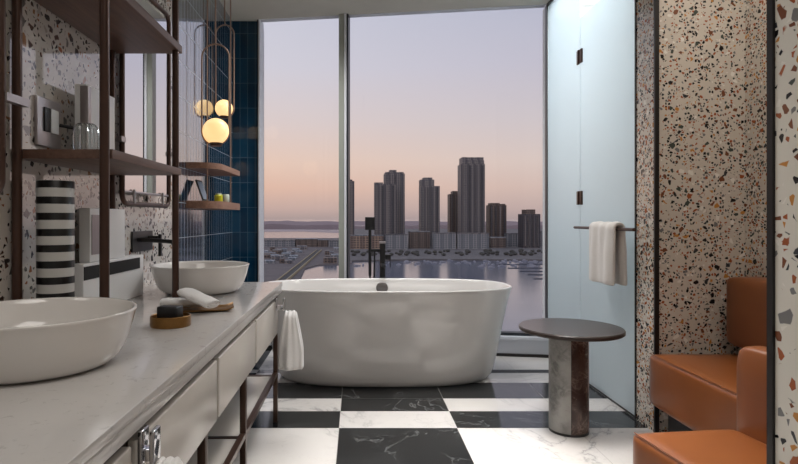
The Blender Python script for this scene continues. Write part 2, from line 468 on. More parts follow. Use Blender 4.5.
# ------------------------------------------------------------------ bathtub
tub = thing('bathtub', 'white freestanding oval bathtub standing in front of the window', 'bathtub', (.1875, 3.845, 0))
def superring(bm, cx, cy, a, b, z, n=2.7, seg=96):
    r = []
    for k in range(seg):
        th = 2*math.pi*k/seg; c, s = math.cos(th), math.sin(th)
        r.append(bm.verts.new((cx+a*math.copysign(abs(c)**(2/n), c), cy+b*math.copysign(abs(s)**(2/n), s), z)))
    return r
bm = bmesh.new()
prof = [(.645,.308,.0), (.682,.330,.004), (.704,.340,.016), (.722,.346,.04), (.738,.349,.08), (.765,.358,.2), (.797,.368,.36), (.832,.382,.52), (.852,.391,.590), (.856,.394,.602), (.855,.393,.610), (.851,.389,.613),
        (.838,.376,.613), (.833,.371,.611), (.829,.367,.604), (.80,.342,.50), (.74,.31,.34), (.67,.27,.20), (.60,.23,.15), (.45,.16,.135), (.2,.07,.13)]
rings = [superring(bm, .1875, 3.845, a, b, z) for a, b, z in prof]
for a, b in zip(rings, rings[1:]):
    for k in range(len(a)): bm.faces.new((a[k], a[(k+1) % 96], b[(k+1) % 96], b[k]))
bm.faces.new(rings[0][::-1]); bm.faces.new(rings[-1])
obj('basin_shell', bm, M['tub'], tub, sharp=60)
dm = bmesh.new(); lathe(dm, [(0, 0), (.044, 0), (.044, .006), (.036, .012), (0, .013)], 0, 0, 32)
bmesh.ops.rotate(dm, cent=(0,0,0), matrix=Matrix.Rotation(R(82), 3, 'X'), verts=dm.verts)
bmesh.ops.translate(dm, vec=(.1875, 3.845+.352, .545), verts=dm.verts)
obj('overflow_cover', dm, M['dark_steel'], tub)

# freestanding bath mixer
fx = thing('bath_mixer', 'black floor-standing bath mixer with hand shower behind the bathtub', 'tap', (.1985, 4.36, 0))
YM = 4.36; k = YM/F
obj('column', box(.1985-.021, .1985+.021, YM-.021, YM+.021, .012, .87, .004), M['black'], fx)
obj('cap', box(.1985-.024, .1985+.024, YM-.024, YM+.024, .8705, .884, .002), M['steel'], fx)
obj('base_plate', lt([(0, 0), (.055, 0), (.055, .011), (0, .0118)], .1985, YM, 32), M['black'], fx)
am = box(.095, .1775, YM-.011, YM+.011, .805, .827, .002)
obj('hand_shower_bracket', am, M['black'], fx)
hs = bmesh.new(); tube(hs, [(.101, YM, .62), (.101, YM, .98)], .012); bx(hs, .101-.038, .101+.038, YM-.012, YM+.012, .975, 1.075, .003)
obj('hand_shower', hs, M['black'], fx)
obj('hose', tb([(.101, YM, .63), (.103, YM, .40), (.112, YM, .34), (.125, YM, .38), (.134, YM, .6), (.137, YM, .806)], .007), M['black'], fx)
sp = bmesh.new(); bx(sp, .2195, .262, YM-.018, YM+.018, .745, .785, .003); tube(sp, [(.256, YM, .765), (.258, YM-.01, .68)], .004)
obj('mixer_handle', sp, M['black'], fx)
obj('spout', box(.1985-.015, .1985+.015, YM-.20, YM-.0215, .70, .718, .003), M['black'], fx)

# ------------------------------------------------------------------ side table
tbx, tby = 1.072, 2.81
tab = thing('side_table', 'round dark side table on a thick stone column beside the bathtub', 'side table', (tbx, tby, 0))
obj('table_top', lt([(0, .497), (.244, .497), (.25, .502), (.25, .515), (.246, .520), (0, .520)], tbx, tby, 96), M['table_top'], tab)
col = [(tbx-.005+.0*math.cos(0), tby)]
def arc(cx, cy, r, a0, a1, n): return [(cx+r*math.cos(R(a0+(a1-a0)*i/n)), cy+r*math.sin(R(a0+(a1-a0)*i/n))) for i in range(n+1)]
ccx = 1.062; rr = .095
grey = arc(ccx, tby, rr, 80, 256, 24)
obj('column', pr([(ccx-.020, tby)]+grey, .012, .497), M['grey_stone'], tab)
obj('column', pr([(ccx-.019, tby-.0)]+arc(ccx, tby, rr, 257, 319, 8), .012, .497), M['emperador'], tab)
obj('column', pr([(ccx+.001, tby+.0005)]+arc(ccx, tby, rr, 319.5, 439, 14), .012, .497), M['rose'], tab)
obj('base_ring', lt([(0, 0), (rr+.001, 0), (rr+.001, .0118), (0, .0118)], ccx, tby, 48), M['black_trim'], tab)

# ------------------------------------------------------------------ seats
def cushion(x0, x1, y0, y1, z0, z1, bev, puff=.012, cuts=10):
    bm = bmesh.new(); vs = bx(bm, x0, x1, y0, y1, z0, z1)
    bmesh.ops.subdivide_edges(bm, edges=list(bm.edges), cuts=cuts, use_grid_fill=True)
    cx, cy, cz = (x0+x1)/2, (y0+y1)/2, (z0+z1)/2; hx, hy, hz = (x1-x0)/2, (y1-y0)/2, (z1-z0)/2
    for v in bm.verts:
        d = v.co-Vector((cx, cy, cz))
        q = Vector((max(abs(d.x)-(hx-bev), 0), max(abs(d.y)-(hy-bev), 0), max(abs(d.z)-(hz-bev), 0)))
        core = Vector((min(abs(d.x), hx-bev), min(abs(d.y), hy-bev), min(abs(d.z), hz-bev)))
        m = max(q.x, q.y, q.z)
        if q.length > 1e-9:
            qq = q.normalized()*m; p = core+qq
        else: p = core
        u, w, t_ = d.x/hx, d.y/hy, d.z/hz
        if t_ > .98: p.z += puff*(1-u*u)*(1-w*w)
        if abs(u) > .98: p.x += puff*.5*(1-w*w)*(1-t_*t_)
        v.co = Vector((cx+math.copysign(p.x, d.x), cy+math.copysign(p.y, d.y), cz+math.copysign(p.z, d.z)))
    return bm
def smooth(o, lv=1):
    md = o.modifiers.new('s', 'SUBSURF'); md.levels = lv; md.render_levels = lv; return o
bench = thing('leather_bench', 'tan leather bench built into the terrazzo alcove, against its far wall', 'bench', (1.67, 2.28, 0))
smooth(obj('seat', cushion(1.398, 1.911, 1.80, 2.718, .165, .416, .022, puff=.006), M['leather'], bench, sharp=180))
smooth(obj('backrest', cushion(1.772, 1.911, 1.80, 2.712, .455, .790, .03, puff=.004), M['leather'], bench, sharp=180))
obj('plinth', box(1.50, 1.90, 1.82, 2.70, 0, .164), M['black_trim'], bench)  # recessed plinth; its black also carries the shadow under the seat
obj('piping', tb([(1.406, 1.83, .414), (1.406, 2.69, .414)], .0022, seg=8), M['leather'], bench)
ch = thing('leather_chair', 'tan leather lounge chair in the foreground beside the near terrazzo wall', 'chair', (.845, 1.745, 0))
ch.rotation_euler.z = R(6.5)
def rel(bm):
    bmesh.ops.translate(bm, vec=(.845, 1.745, 0), verts=bm.verts); return bm
smooth(obj('seat', rel(cushion(0, .36, -.405, 0, .17, .402, .02, puff=.004)), M['leather'], ch, sharp=180))
smooth(obj('backrest', rel(cushion(.346, .445, -.405, -.004, .12, .664, .034, puff=.006)), M['leather'], ch, sharp=180))
obj('piping', rel(tb([(.008, -.38, .401), (.008, -.02, .401)], .0022, seg=8)), M['leather'], ch)
for x in (.05, .35):
    for y in (-.36, -.045): obj('leg', rel(lt([(0, 0), (.012, 0), (.016, .175), (0, .175)], x, y, 16)), M['black_trim'], ch)

# ------------------------------------------------------------------ vanity
VF = -.405; CT = EYE-.336
van = thing('vanity', 'long vanity with pale lacquered drawers on brown metal legs along the left wall', 'vanity', (-.72, 1.6, 0))
top = box(WX+.001, -.398, .10, 2.985, CT-.022, CT, .0015)
cto = obj('countertop', top, M['quartz'])
tag(cto, 'long pale quartz worktop carrying the two round basins', 'worktop')
obj('apron', box(WX+.002, -.4015, .10, 2.98, CT-.052, CT-.0225, .001), M['quartz'], van)
obj('carcass', box(WX+.002, -.425, .12, 2.88, .485, CT-.0525), M['gap'], van)
ys = [.405, 1.02, 1.635, 2.25, 2.872]
for a, b in zip(ys, ys[1:]):
    obj('drawer', box(-.4245, VF, a+.013, b-.013, .476, CT-.072, .004), M['drawer'], van)
for y in (.13, 1.0, 1.545, 2.10, 2.93):
    obj('leg', box(-.437, -.415, y-.014, y+.014, 0, .476 if y < 2.9 else CT-.0525, .001), M['bronze_leg'], van)
    obj('leg', box(-1.02, -.998, y-.014, y+.014, 0, .484, .001), M['bronze_leg'], van)
    obj('cross_rail', box(-.997, -.4375, y-.01, y+.01, .222, .242), M['bronze_leg'], van)
obj('side_rail', box(-.437, -.4155, .145, 2.915, .2425, .262), M['bronze_leg'], van)
ly = [.142, .988, 1.012, 1.533, 1.557, 2.088, 2.112, 2.918]
for a, b in zip(ly[::2], ly[1::2]): obj('lower_shelf', box(-1.04, -.4385, a, b, .224, .240, .001), M['drawer'], van)
def holder(y, label, reach):
    h = thing('towel_holder', label, 'towel holder', (-.385, y, .6))
    obj('back_plate', box(VF+.0005, -.396, y-.018, y+.018, .606, .668, .002), M['chrome'], h)
    obj('hook_tab', box(reach-.009, reach, y-.018, y+.018, .606, .668, .002), M['chrome'], h)
    obj('arm', box(-.3958, reach-.0092, y-.012, y+.012, .610, .632, .001), M['chrome'], h)
    return h
holder(2.78, 'small chrome towel holder at the far end of the vanity drawers', -.357)
holder(1.05, 'chrome towel holder on the nearest vanity drawer', -.374)
t = drape('hand_towel', '', (-.328, 2.78, .560), .120, .036, .24, .25, axis='X', mat='towel', seed=5, sep=.030, taper=.5, wv=.010)
tag(t, 'white hand towel hanging at the far end of the vanity in front of the tub', 'towel')
t = drape('hand_towel', '', (-.352, 1.05, .575), .10, .028, .27, .27, axis='X', mat='towel', seed=9, sep=.024, taper=.4, wv=.01)
tag(t, 'white hand towel hanging below the nearest chrome holder at the picture bottom', 'towel')

# ------------------------------------------------------------------ basins
def basin(cx, cy, label, r=.224):
    b = thing('vessel_basin', label, 'basin', (cx, cy, CT))
    s = r/.224
    p = [(0, 0), (.148, 0), (.160, .002), (.172, .008), (.184, .020), (.196, .040), (.206, .068), (.2145, .100), (.2195, .119), (.222, .1235), (.2205, .1265), (.216, .1265), (.2125, .1235), (.208, .11), (.197, .075), (.178, .04), (.14, .022), (.06, .016), (.022, .015), (.021, .012), (0, .012)]
    bw_ = obj('bowl', lt([(x*s, CT+z+.0002) for x, z in p], cx, cy, 96), M['ceramic'], b, sharp=80)
    obj('drain', lt([(0, CT+.017), (.019, CT+.017), (.019, CT+.0185), (0, CT+.019)], cx, cy, 24), M['chrome'], bw_)
    return b
basin(-.725, 2.6, 'far round white vessel basin standing beyond the brass tray')
basin(-.742, 1.285, 'near round white vessel basin cut off by the left picture edge')
# wall faucet
fc = thing('wall_faucet', 'black wall-mounted faucet above the far basin', 'tap', (WX, 2.7, .92))
obj('wall_plate', box(WX+.0005, WX+.010, 2.585, 2.84, .905, 1.002, .003), M['black'], fc)
obj('spout', tb([(WX+.0105, 2.645, .962), (-.98, 2.645, .960), (-.90, 2.645, .955), (-.873, 2.645, .952), (-.862, 2.645, .938)], .0105), M['black'], fc)
lv = bmesh.new(); tube(lv, [(WX+.0105, 2.78, .965), (-.985, 2.78, .965)], .013); bx(lv, -.984, -.970, 2.77, 2.79, .875, .985, .002)
obj('lever', lv, M['black'], fc)

# ------------------------------------------------------------------ étagère
et = thing('shelf_stand', 'brown two-shelf stand with round posts standing on the worktop', 'shelf', (-.88, 2.02, CT))
for x, y in ((-.762, 1.69), (-1.026, 1.69), (-.760, 2.345), (-1.026, 2.345)):
    obj('post', tb([(x, y, CT+.0003), (x, y, CEIL-.001)], .0142, seg=20), M['bronze'], et)
obj('shelf', box(-1.043, -.744, 1.705, 2.37, 1.244, 1.273, .0015), M['wood'], et)
obj('shelf', box(-1.043, -.744, 1.675, 2.385, 1.764, 1.795, .0015), M['wood'], et)

# ------------------------------------------------------------------ mirrors
def mirror(y0, y1, label, ang, bracket_side):
    zb, zt = 1.127, 2.12; X0 = -.997
    m = thing('wall_mirror', label, 'mirror', (X0, (y0+y1)/2, zb))
    yc = (y0+y1)/2; hw = (y1-y0)/2; rc = .045
    def W(u, z, t=0):    # u along the mirror, t towards room
        return (X0+u*math.sin(R(ang))+t*math.cos(R(ang)), yc+u*math.cos(R(ang))-t*math.sin(R(ang)), z)
    pts = []
    for cu, cz, a0 in ((hw-rc, zb+rc, -90), (hw-rc, zt-rc, 0), (-hw+rc, zt-rc, 90), (-hw+rc, zb+rc, 180)):
        for i in range(7):
            a = R(a0+15*i); pts.append(W(cu+rc*math.cos(a), cz+rc*math.sin(a)))
    obj('frame', tb(pts, .0115, closed=True, seg=14), M['bronze'], m)
    gb = bmesh.new()
    q = [W(-hw+.02, 1.185), W(hw-.02, 1.185), W(hw-.02, zt-.03), W(-hw+.02, zt-.03)]
    q2 = [W(-hw+.02, 1.185, -.006), W(hw-.02, 1.185, -.006), W(hw-.02, zt-.03, -.006), W(-hw+.02, zt-.03, -.006)]
    a = [gb.verts.new(v) for v in q]; b = [gb.verts.new(v) for v in q2]
    gb.faces.new(a); gb.faces.new(b[::-1])
    for i in range(4): gb.faces.new((a[i], a[(i+1) % 4], b[(i+1) % 4], b[i]))
    obj('mirror_glass', gb, M['mirror'], m)
    rb = bmesh.new(); tube(rb, [W(-hw+.015, 1.180), W(hw-.015, 1.180)], .006)
    lr_ = obj('lower_rail', rb, M['steel'], m)
    for u in (-hw*.62, hw*.62): obj('clip', tb([W(u, 1.130, .008), W(u, 1.192, .008)], .006, seg=8), M['steel'], lr_)
    for s in bracket_side:
        u = s*hw
        bb = bmesh.new(); tube(bb, [W(u, 1.40, .006), W(u+s*(.10 if s*0+hw > 0 and s > 0 and y1 < 2 else .04), 1.40, .006)], .016, seg=4)
        tube(bb, [W(u, 1.40, 0), W(u, 1.40, -.045)], .008)
        obj('bracket', bb, M['steel'], m)
    return m
mirror(2.405, 2.93, 'brown-framed rounded mirror above the far basin', 2.6, (-1, 1))
mirror(1.03, 1.55, 'rounded mirror frame at the left picture edge above the near basin', 2.6, (1,))

# things on and around the stand
v = obj('striped_vase', lt([(0, CT), (.051, CT), (.054, CT+.003), (.054, CT+.452), (.052, CT+.456), (.046, CT+.456), (.046, CT+.40), (0, CT+.40)], -.950, 1.765, 64), M['stripe'])
tag(v, 'tall black and white striped cylindrical vase under the lower shelf', 'vase')
lb = thing('storage_box', 'long low white box with a black band behind the stand posts', 'box', (-.98, 2.22, CT))
obj('box_body', box(-1.003, -.953, 1.95, 2.50, CT+.0003, .902, .003), M['white_gloss'], lb)
obj('band', box(-.9526, -.950, 1.952, 2.452, .845, .892), M['black_band'], lb)
ub = thing('dispenser_box', 'white upright box standing on the long low white box', 'box', (-.98, 2.17, .9023))
obj('box_body', box(-1.003, -.963, 2.02, 2.325, .9025, 1.10, .003), M['white_gloss'], ub)
obj('shade_panel', box(-.9626, -.960, 2.03, 2.11, .93, 1.075), M['steel'], ub)  # grey shading on the white box, set as a flat panel
SH = 1.2733
wb = obj('white_box', box(-1.0, -.955, 1.98, 2.21, SH, 1.538, .004), M['white_gloss']); tag(wb, 'plain white upright box at the far end of the lower shelf', 'box')
gl = thing('fluted_glass_carafe', 'fluted clear glass carafe with a square metal neck on the lower shelf', 'carafe', (-.895, 1.85, SH))
fb = bmesh.new(); seg = 72; rg = []
for r0, z in ((.034, 0), (.037, .004), (.038, .05), (.036, .085), (.028, .098), (.020, .102)):
    rg.append([fb.verts.new((-.895+(r0+.0022*math.cos(k*2*math.pi*18/seg))*math.cos(2*math.pi*k/seg), 1.85+(r0+.0022*math.cos(k*2*math.pi*18/seg))*math.sin(2*math.pi*k/seg), SH+.0004+z)) for k in range(seg)])
for a, b in zip(rg, rg[1:]):
    for k in range(seg): fb.faces.new((a[k], a[(k+1) % seg], b[(k+1) % seg], b[k]))
fb.faces.new(rg[0][::-1]); fb.faces.new(rg[-1])
obj('body', fb, M['clear'], gl)
obj('neck', box(-.895-.016, -.895+.012, 1.84, 1.862, SH+.1035, SH+.225, .002), M['steel'], gl)
sw = thing('wall_switch', 'chrome rectangular switch plate on the terrazzo wall above the lower shelf', 'switch', (WX, 1.88, 1.30))
obj('plate', box(WX+.0005, WX+.012, 1.81, 1.955, 1.30, 1.462, .003), M['steel'], sw)
obj('rocker', box(WX+.0125, WX+.018, 1.845, 1.88, 1.35, 1.43, .001), M['black'], sw)
obj('rocker', box(WX+.0125, WX+.018, 1.885, 1.93, 1.35, 1.43, .001), M['white_gloss'], sw)
obj('knob', tb([(WX+.0125, 1.945, 1.385), (WX+.055, 1.96, 1.378)], .006), M['black'], sw)

# brass dish, soap, tray, rolled towels
dx, dy = -.587, 1.765
d = obj('brass_dish', lt([(0, CT+.0002), (.060, CT+.0002), (.062, CT+.003), (.062, CT+.032), (.060, CT+.034), (.057, CT+.032), (.057, CT+.024), (0, CT+.024)], dx, dy, 64), M['brass'])
tag(d, 'round aged brass dish holding the dark soap on the worktop', 'dish')
rz = Matrix.Rotation(R(-12), 3, 'Z')
s = obj('soap_bar', box(dx-.037, dx+.033, dy-.022, dy+.022, CT+.0243, CT+.062, .005, rot=rz), M['soap']); tag(s, 'dark square soap bar lying in the round brass dish', 'soap')
ty, tx0, tx1 = 2.06, -.70, -.475
trm = bmesh.new()
for (i, (x, y)) in enumerate(()): pass
def tray():
    bm = bmesh.new(); nx, ny = 24, 12; L, W_ = .23, .12; th = .003
    def h(u, w): 
        e = max(0, abs(u)-.72)/.28; f = max(0, abs(w)-.6)/.4
        return .006*e*e+.006*f*f+(.004*e if u > 0 else 0)
    T, B = [], []
    for i in range(nx+1):
        u = -1+2*i/nx; a, b = [], []
        for j in range(ny+1):
            w = -1+2*j/ny; x, y = u*L/2, w*W_/2
            c, s_ = math.cos(R(14)), math.sin(R(14))
            X, Y = tray_c[0]+x*c-y*s_, tray_c[1]+x*s_+y*c
            a.append(bm.verts.new((X, Y, CT+.0005+th+h(u, w)))); b.append(bm.verts.new((X, Y, CT+.0003+h(u, w))))
        T.append(a); B.append(b)
    for i in range(nx):
        for j in range(ny):
            bm.faces.new((T[i][j], T[i+1][j], T[i+1][j+1], T[i][j+1])); bm.faces.new((B[i][j], B[i][j+1], B[i+1][j+1], B[i+1][j]))
    for i in range(nx):
        for j in (0, ny): bm.faces.new((T[i][j], T[i+1][j], B[i+1][j], B[i][j]))
    for j in range(ny):
        for i in (0, nx): bm.faces.new((T[i][j], T[i][j+1], B[i][j+1], B[i][j]))
    return bm
tray_c = (-.572, 2.06)
to = obj('brass_tray', tray(), M['brass']); tag(to, 'rectangular brass tray with raised ends under the folded towels', 'tray')
def roll(name, p, L, r0, ang, tilt, flat):
    bm = bmesh.new(); seg, n = 40, 22; rings = []
    for i in range(n+1):
        t_ = i/n; x = (t_-.5)*L
        e = min(1, min(t_, 1-t_)*9); rr_ = r0*(.86+.14*math.sqrt(e))
        ring = []
        for k_ in range(seg):
            a = 2*math.pi*k_/seg
            sp_ = rr_*(1-.10*(k_/seg)) + .002*noise.noise(Vector((x*40, math.cos(a)*2, math.sin(a)*2)))
            ring.append(bm.verts.new((x, sp_*math.cos(a)*1.7, sp_*math.sin(a)*flat)))
        rings.append(ring)
    for a, b in zip(rings, rings[1:]):
        for k_ in range(seg): bm.faces.new((a[k_], a[(k_+1) % seg], b[(k_+1) % seg], b[k_]))
    for r_, s_ in ((rings[0], -1), (rings[-1], 1)):   # spiral end faces
        prev = r_
        for q in range(1, 5):
            f_ = 1-q/5; x = r_[0].co.x+s_*(-.004 if q % 2 else .001)
            nr = [bm.verts.new((x, v_.co.y*f_, v_.co.z*f_)) for v_ in r_]
            for k_ in range(seg): bm.faces.new((prev[k_], prev[(k_+1) % seg], nr[(k_+1) % seg], nr[k_]))
            prev = nr
        bm.faces.new(prev)
    mt = Matrix.Translation(p) @ Matrix.Rotation(R(ang), 4, 'Z') @ Matrix.Rotation(R(tilt), 4, 'Y')
    bmesh.ops.transform(bm, matrix=mt, verts=bm.verts)
    return obj(name, bm, M['towel'], sharp=70)
o = roll('folded_towel', Vector((-.65, 2.085, CT+.026)), .15, .022, 6, 0, .78); tag(o, 'lower folded white face towel lying along the brass tray', 'towel')
o = roll('folded_towel', Vector((-.575, 2.03, CT+.050)), .145, .026, -28, 16, .62)
tag(o, 'upper folded white face towel leaning across the other one', 'towel')

# ------------------------------------------------------------------ pendants and hanging shelves
def pendant(px, py, z, d, xa, xb, ytop, label, rods):
    c = P(px, py, z); r = d/2
    t = thing('pendant_lamp', label, 'lamp', (c.x, c.y, c.z-r))
    bm = bmesh.new(); bmesh.ops.create_uvsphere(bm, u_segments=40, v_segments=24, radius=r)
    bmesh.ops.translate(bm, vec=c, verts=bm.verts)
    gb_ = obj('globe', bm, M['globe'], t)
    k = z/F; x0, x1 = (xa-CX)*k, (xb-CX)*k; rad = (x1-x0)/2; mx = (x0+x1)/2
    zt = EYE-(ytop-CY)*k; zb = c.z
    yb = z+.0
    pts = [(mx+rad*math.cos(R(a)), yb, zt-rad+rad*math.sin(R(a))) for a in range(0, 181, 12)]
    pts += [(mx+rad*math.cos(R(a)), yb, zb+rad*math.sin(R(a))) for a in range(180, 361, 12)]
    obj('hoop', tb(pts, .0052, closed=True, seg=10), M['rod'], t)
    obj('cap', lt([(0, c.z-r-.009), (r*.42, c.z-r-.009), (r*.5, c.z-r*.86), (0, c.z-r*.86)], c.x, c.y, 24), M['bronze'], gb_)
    for rx in rods:
        obj('rod', tb([((rx-CX)*k, yb, zt-(.006 if abs((rx-CX)*k-mx) < rad*.5 else .0)), ((rx-CX)*k, yb, CEIL-.0005)], .0045, seg=10), M['rod'], t)
    obj('ceiling_plate', lt([(0, CEIL-.012), (.03, CEIL-.012), (.03, CEIL-.0004), (0, CEIL-.0004)], mx, yb, 24), M['bronze'], t)
    return t
pendant(216, 131.5, 3.4, .160, 201.8, 229.2, 44, 'larger glowing globe lamp in a tall brown hoop, nearer of the two', (215.5,))
pendant(224, 108.5, 4.1, .128, 215.8, 234, 25, 'smaller glowing globe lamp hanging behind the larger one', (224.8,))
hsx = thing('hanging_shelf', 'pair of rounded wooden shelves hung on thin brown rods by the blue tiles', 'shelf', (-.95, 3.8, 1.11))
def rshelf(z0, z1):
    y0, y1, xf = 3.42, 4.08, -.853; rc = .15
    poly = [(WX+.001, y0+.0), (WX+.02, y0)]+[(xf-rc+rc*math.cos(R(a)), y0+rc+rc*math.sin(R(a))) for a in range(-84, 1, 7)]+[(xf, y1), (WX+.001, y1)]
    return pr(poly, z0, z1)
obj('shelf_board', rshelf(1.125, 1.172), M['wood_light'], hsx)
obj('shelf_board', rshelf(1.372, 1.408), M['wood_light'], hsx)
for px, z in ((207.3, 3.475), (230.6, 3.95)):
    x = (px-CX)*z/F+.0
    obj('hanger', tb([(x, z, 1.1255), (x, z, CEIL-.0005)], .0042, seg=10), M['rod'], hsx)
LS = 1.1723
j = thing('small_jar', 'small yellow-green jar on the lower hanging shelf', 'jar', (-.92, 3.75, LS))
obj('jar_body', lt([(0, LS), (.024, LS), (.027, LS+.006), (.027, LS+.040), (.022, LS+.046), (0, LS+.046)], -.905, 3.66, 24), M['yellow'], j)
obj('lid', lt([(0, LS+.0465), (.020, LS+.0465), (.020, LS+.056), (0, LS+.057)], -.905, 3.66, 24), M['pale'], j)
j = obj('small_jar', lt([(0, LS), (.024, LS), (.027, LS+.006), (.027, LS+.048), (.022, LS+.055), (0, LS+.055)], -.893, 3.80, 24), M['pale']); tag(j, 'small pale jar behind the yellow-green jar on the hanging shelf', 'jar')
pf = thing('standing_card', 'dark tilted card frame leaning on the lower hanging shelf', 'picture', (-.97, 3.62, LS))
rt = Matrix.Rotation(R(-20), 3, 'Y')
q = box(-.975, -.967, 3.53, 3.66, LS+.004, LS+.144, .001); bmesh.ops.rotate(q, cent=(-.971, 3.6, LS+.004), matrix=rt, verts=q.verts)
obj('frame', q, M['black'], pf)
q = box(-.9667, -.9655, 3.54, 3.65, LS+.014, LS+.134); bmesh.ops.rotate(q, cent=(-.971, 3.6, LS+.004), matrix=rt, verts=q.verts)
obj('picture', q, M['photo'], pf)

# ------------------------------------------------------------------ the city outside
H = 60.0; WZ = EYE-H
def G(px, py, e=0): z = (H-e)*F/(py-CY); return ((px-CX)*z/F, z)
def _water(m):
    n = m.noise(.02, 4, .6); n2 = m.noise(.35, 3)
    m.set(.16, 0, m.mix(n.outputs['Fac'], lin((84,94,112)), lin((112,118,134)))); m.b.inputs['IOR'].default_value = 1.8
    m.bump(m.math('ADD', n.outputs['Fac'], m.math('MULTIPLY', n2.outputs['Fac'], .12)), .25, .6)
M['water'] = mixshader('sea_water', _water)
M['land'] = plain('mixed_ground', (112,106,104), .9, var=.5, vs=.06)
M['land2'] = plain('quay_ground', (112,102,100), .9, var=.35, vs=.04)
M['sand'] = plain('pale_sandbank', (190,170,166), .9, var=.1, vs=.002)
M['hills'] = plain('far_hills', (132,112,112), 1, var=.06, vs=.002)  # distance haze is mixed into this pale mauve
M['road'] = plain('road_deck', (70,66,64), .8, var=.2, vs=.1)
M['yel'] = plain('road_parapet', (168,152,122), .8)
M['boat'] = plain('boat_white', (172,172,182), .6)
M['dock'] = plain('dock_planks', (84,84,92), .8)
M['trees'] = plain('tree_foliage', (86,84,80), 1, var=.4, vs=.3)
def facade(name, a, b, cw=4.2, fh=3.6, gl=(60,64,74)):
    m = N(name); sp = m.n('ShaderNodeSeparateXYZ'); m.l(m.co, sp.inputs[0])
    u = m.math('FRACT', m.math('DIVIDE', m.math('ADD', sp.outputs[0], sp.outputs[1]), cw)); v = m.math('FRACT', m.math('DIVIDE', sp.outputs[2], fh))
    big = m.math('FRACT', m.math('DIVIDE', m.math('ADD', sp.outputs[0], sp.outputs[1]), cw*3.3))
    w = m.math('MULTIPLY', m.math('GREATER_THAN', u, .3), m.math('GREATER_THAN', v, .35))
    base = m.mix(m.math('GREATER_THAN', big, .62), lin(a), lin(b))
    m.set(.55, 0, m.mix(w, base, lin(gl))); return m.m
M['f1'] = facade('facade_grey_brown', (158,148,142), (112,105,104), gl=(88,90,98))
M['f2'] = facade('facade_dark', (112,106,106), (88,84,88), gl=(60,62,70))
M['f3'] = facade('facade_brown', (138,120,108), (108,94,86), gl=(76,70,70))
M['f4'] = facade('facade_pale', (170,168,168), (138,138,142), 5, 4, gl=(104,112,120))
M['f5'] = facade('facade_sand', (176,150,130), (140,118,106), 6, 4.5, gl=(96,84,80))
wt = obj('sea', pr([(-30000, 60), (30000, 60), (30000, 60000), (-30000, 60000)], WZ-1, WZ), M['water'], world=True); wt['kind'] = 'structure'
def land(name, px, mat, e=1.5, z0=None):
    o = obj(name, pr([G(x, y, e) for x, y in px], WZ-.5, WZ+e), mat, world=True); o['kind'] = 'structure'; return o
land('quay', [(285,292), (299,280), (305,268), (318,264.5), (352,263), (352,257), (350,238), (262,238), (100,240), (0,290), (150,330)], M['land2'])
land('shore', [(346,260.5), (420,259), (560,259.5), (700,262), (700,228), (346,228)], M['land'], 2)
land('sandbank', [(100,236), (200,232.5), (300,231.2), (346,233), (346,230.6), (300,229.6), (200,229), (100,229)], M['sand'], 1)
# far hills
def hills(z, base, amp, mat, sd):
    hb = bmesh.new(); hp = []
    for k_ in range(161):
        px = 40+k_*4
        top_ = base+amp*noise.noise(Vector((px*.035, sd, 0)))+amp*.4*noise.noise(Vector((px*.12, sd, 3)))-1.2*math.exp(-((px-274)/16)**2)
        hp.append(((px-CX)*z/F, z, EYE-(top_-CY)*z/F))
    fr = [hb.verts.new((x, y, WZ)) for x, y, h_ in hp]; tp = [hb.verts.new((x*1.03, y*1.03, EYE+(h_-EYE)*1.03)) for x, y, h_ in hp]; bk = [hb.verts.new((x*1.25, y*1.25, WZ)) for x, y, h_ in hp]
    for i in range(160):
        hb.faces.new((fr[i], fr[i+1], tp[i+1], tp[i])); hb.faces.new((tp[i], tp[i+1], bk[i+1], bk[i]))
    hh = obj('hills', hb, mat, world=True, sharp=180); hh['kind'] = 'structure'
M['hills2'] = plain('farthest_hills', (158,138,138), 1, var=.05, vs=.002)  # paler than the nearer range: more haze put into the colour
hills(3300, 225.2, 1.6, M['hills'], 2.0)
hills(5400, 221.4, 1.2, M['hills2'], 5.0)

def tower(name, label, x0, x1, ytop, z, mat, depth=30, crown=None, fins=3, base_e=2, cat='building', shoulder=None, group=None):
    k = z/F; X0, X1 = (x0-CX)*(k if x0 < CX else (z+depth)/F), (x1-CX)*k; zt = EYE-(ytop-CY)*k; zb = WZ+base_e
    t = thing(name, label, cat, ((X0+X1)/2, z+depth/2, zb), group)
    obj('shaft', box(X0, X1, z, z+depth, zb, zt), M[mat], t)
    w = X1-X0
    if fins:
        for i in range(fins):
            fx_ = X0+w*(i+.5)/fins; obj('fin', box(fx_-w*.035, fx_+w*.035, z-2.2, z-.05, zb+4, zt-3), M['f2' if i % 2 else 'f1'], t)
    if crown:
        for ci, (a, b, hgt, cm) in enumerate(crown):
            obj('crown', box(X0+w*a, X0+w*b, z+1.2+ci*1.7, z+depth-2-ci*2.1, zt+.05+ci*.07, zt+hgt*k), M[cm], t)
    if shoulder:
        for (a, b, yt, cm) in shoulder:
            obj('wing', box((a-CX)*k, (b-CX)*k, z-8, z-2.3, zb, EYE-(yt-CY)*k), M[cm], t)
    return t
TZ = 1180
tower('tower_block', 'sliver of a grey high-rise just right of the window mullion', 341, 354.3, 181, TZ, 'f1', crown=[(.3, .85, 1.5, 'f2')], fins=3)
tower('tower_block', 'tall grey twin-topped high-rise, leftmost full tower', 383.5, 404.8, 173.5, TZ, 'f1', 36, [(.05, .95, 1.5, 'f1'), (.25, .6, 3.6, 'f1')], 3)
tower('tower_block', 'lower grey slab standing in front of the leftmost full tower', 374, 396, 184, TZ-40, 'f1', 30, [(.0, .4, 1.6, 'f1')], 4)
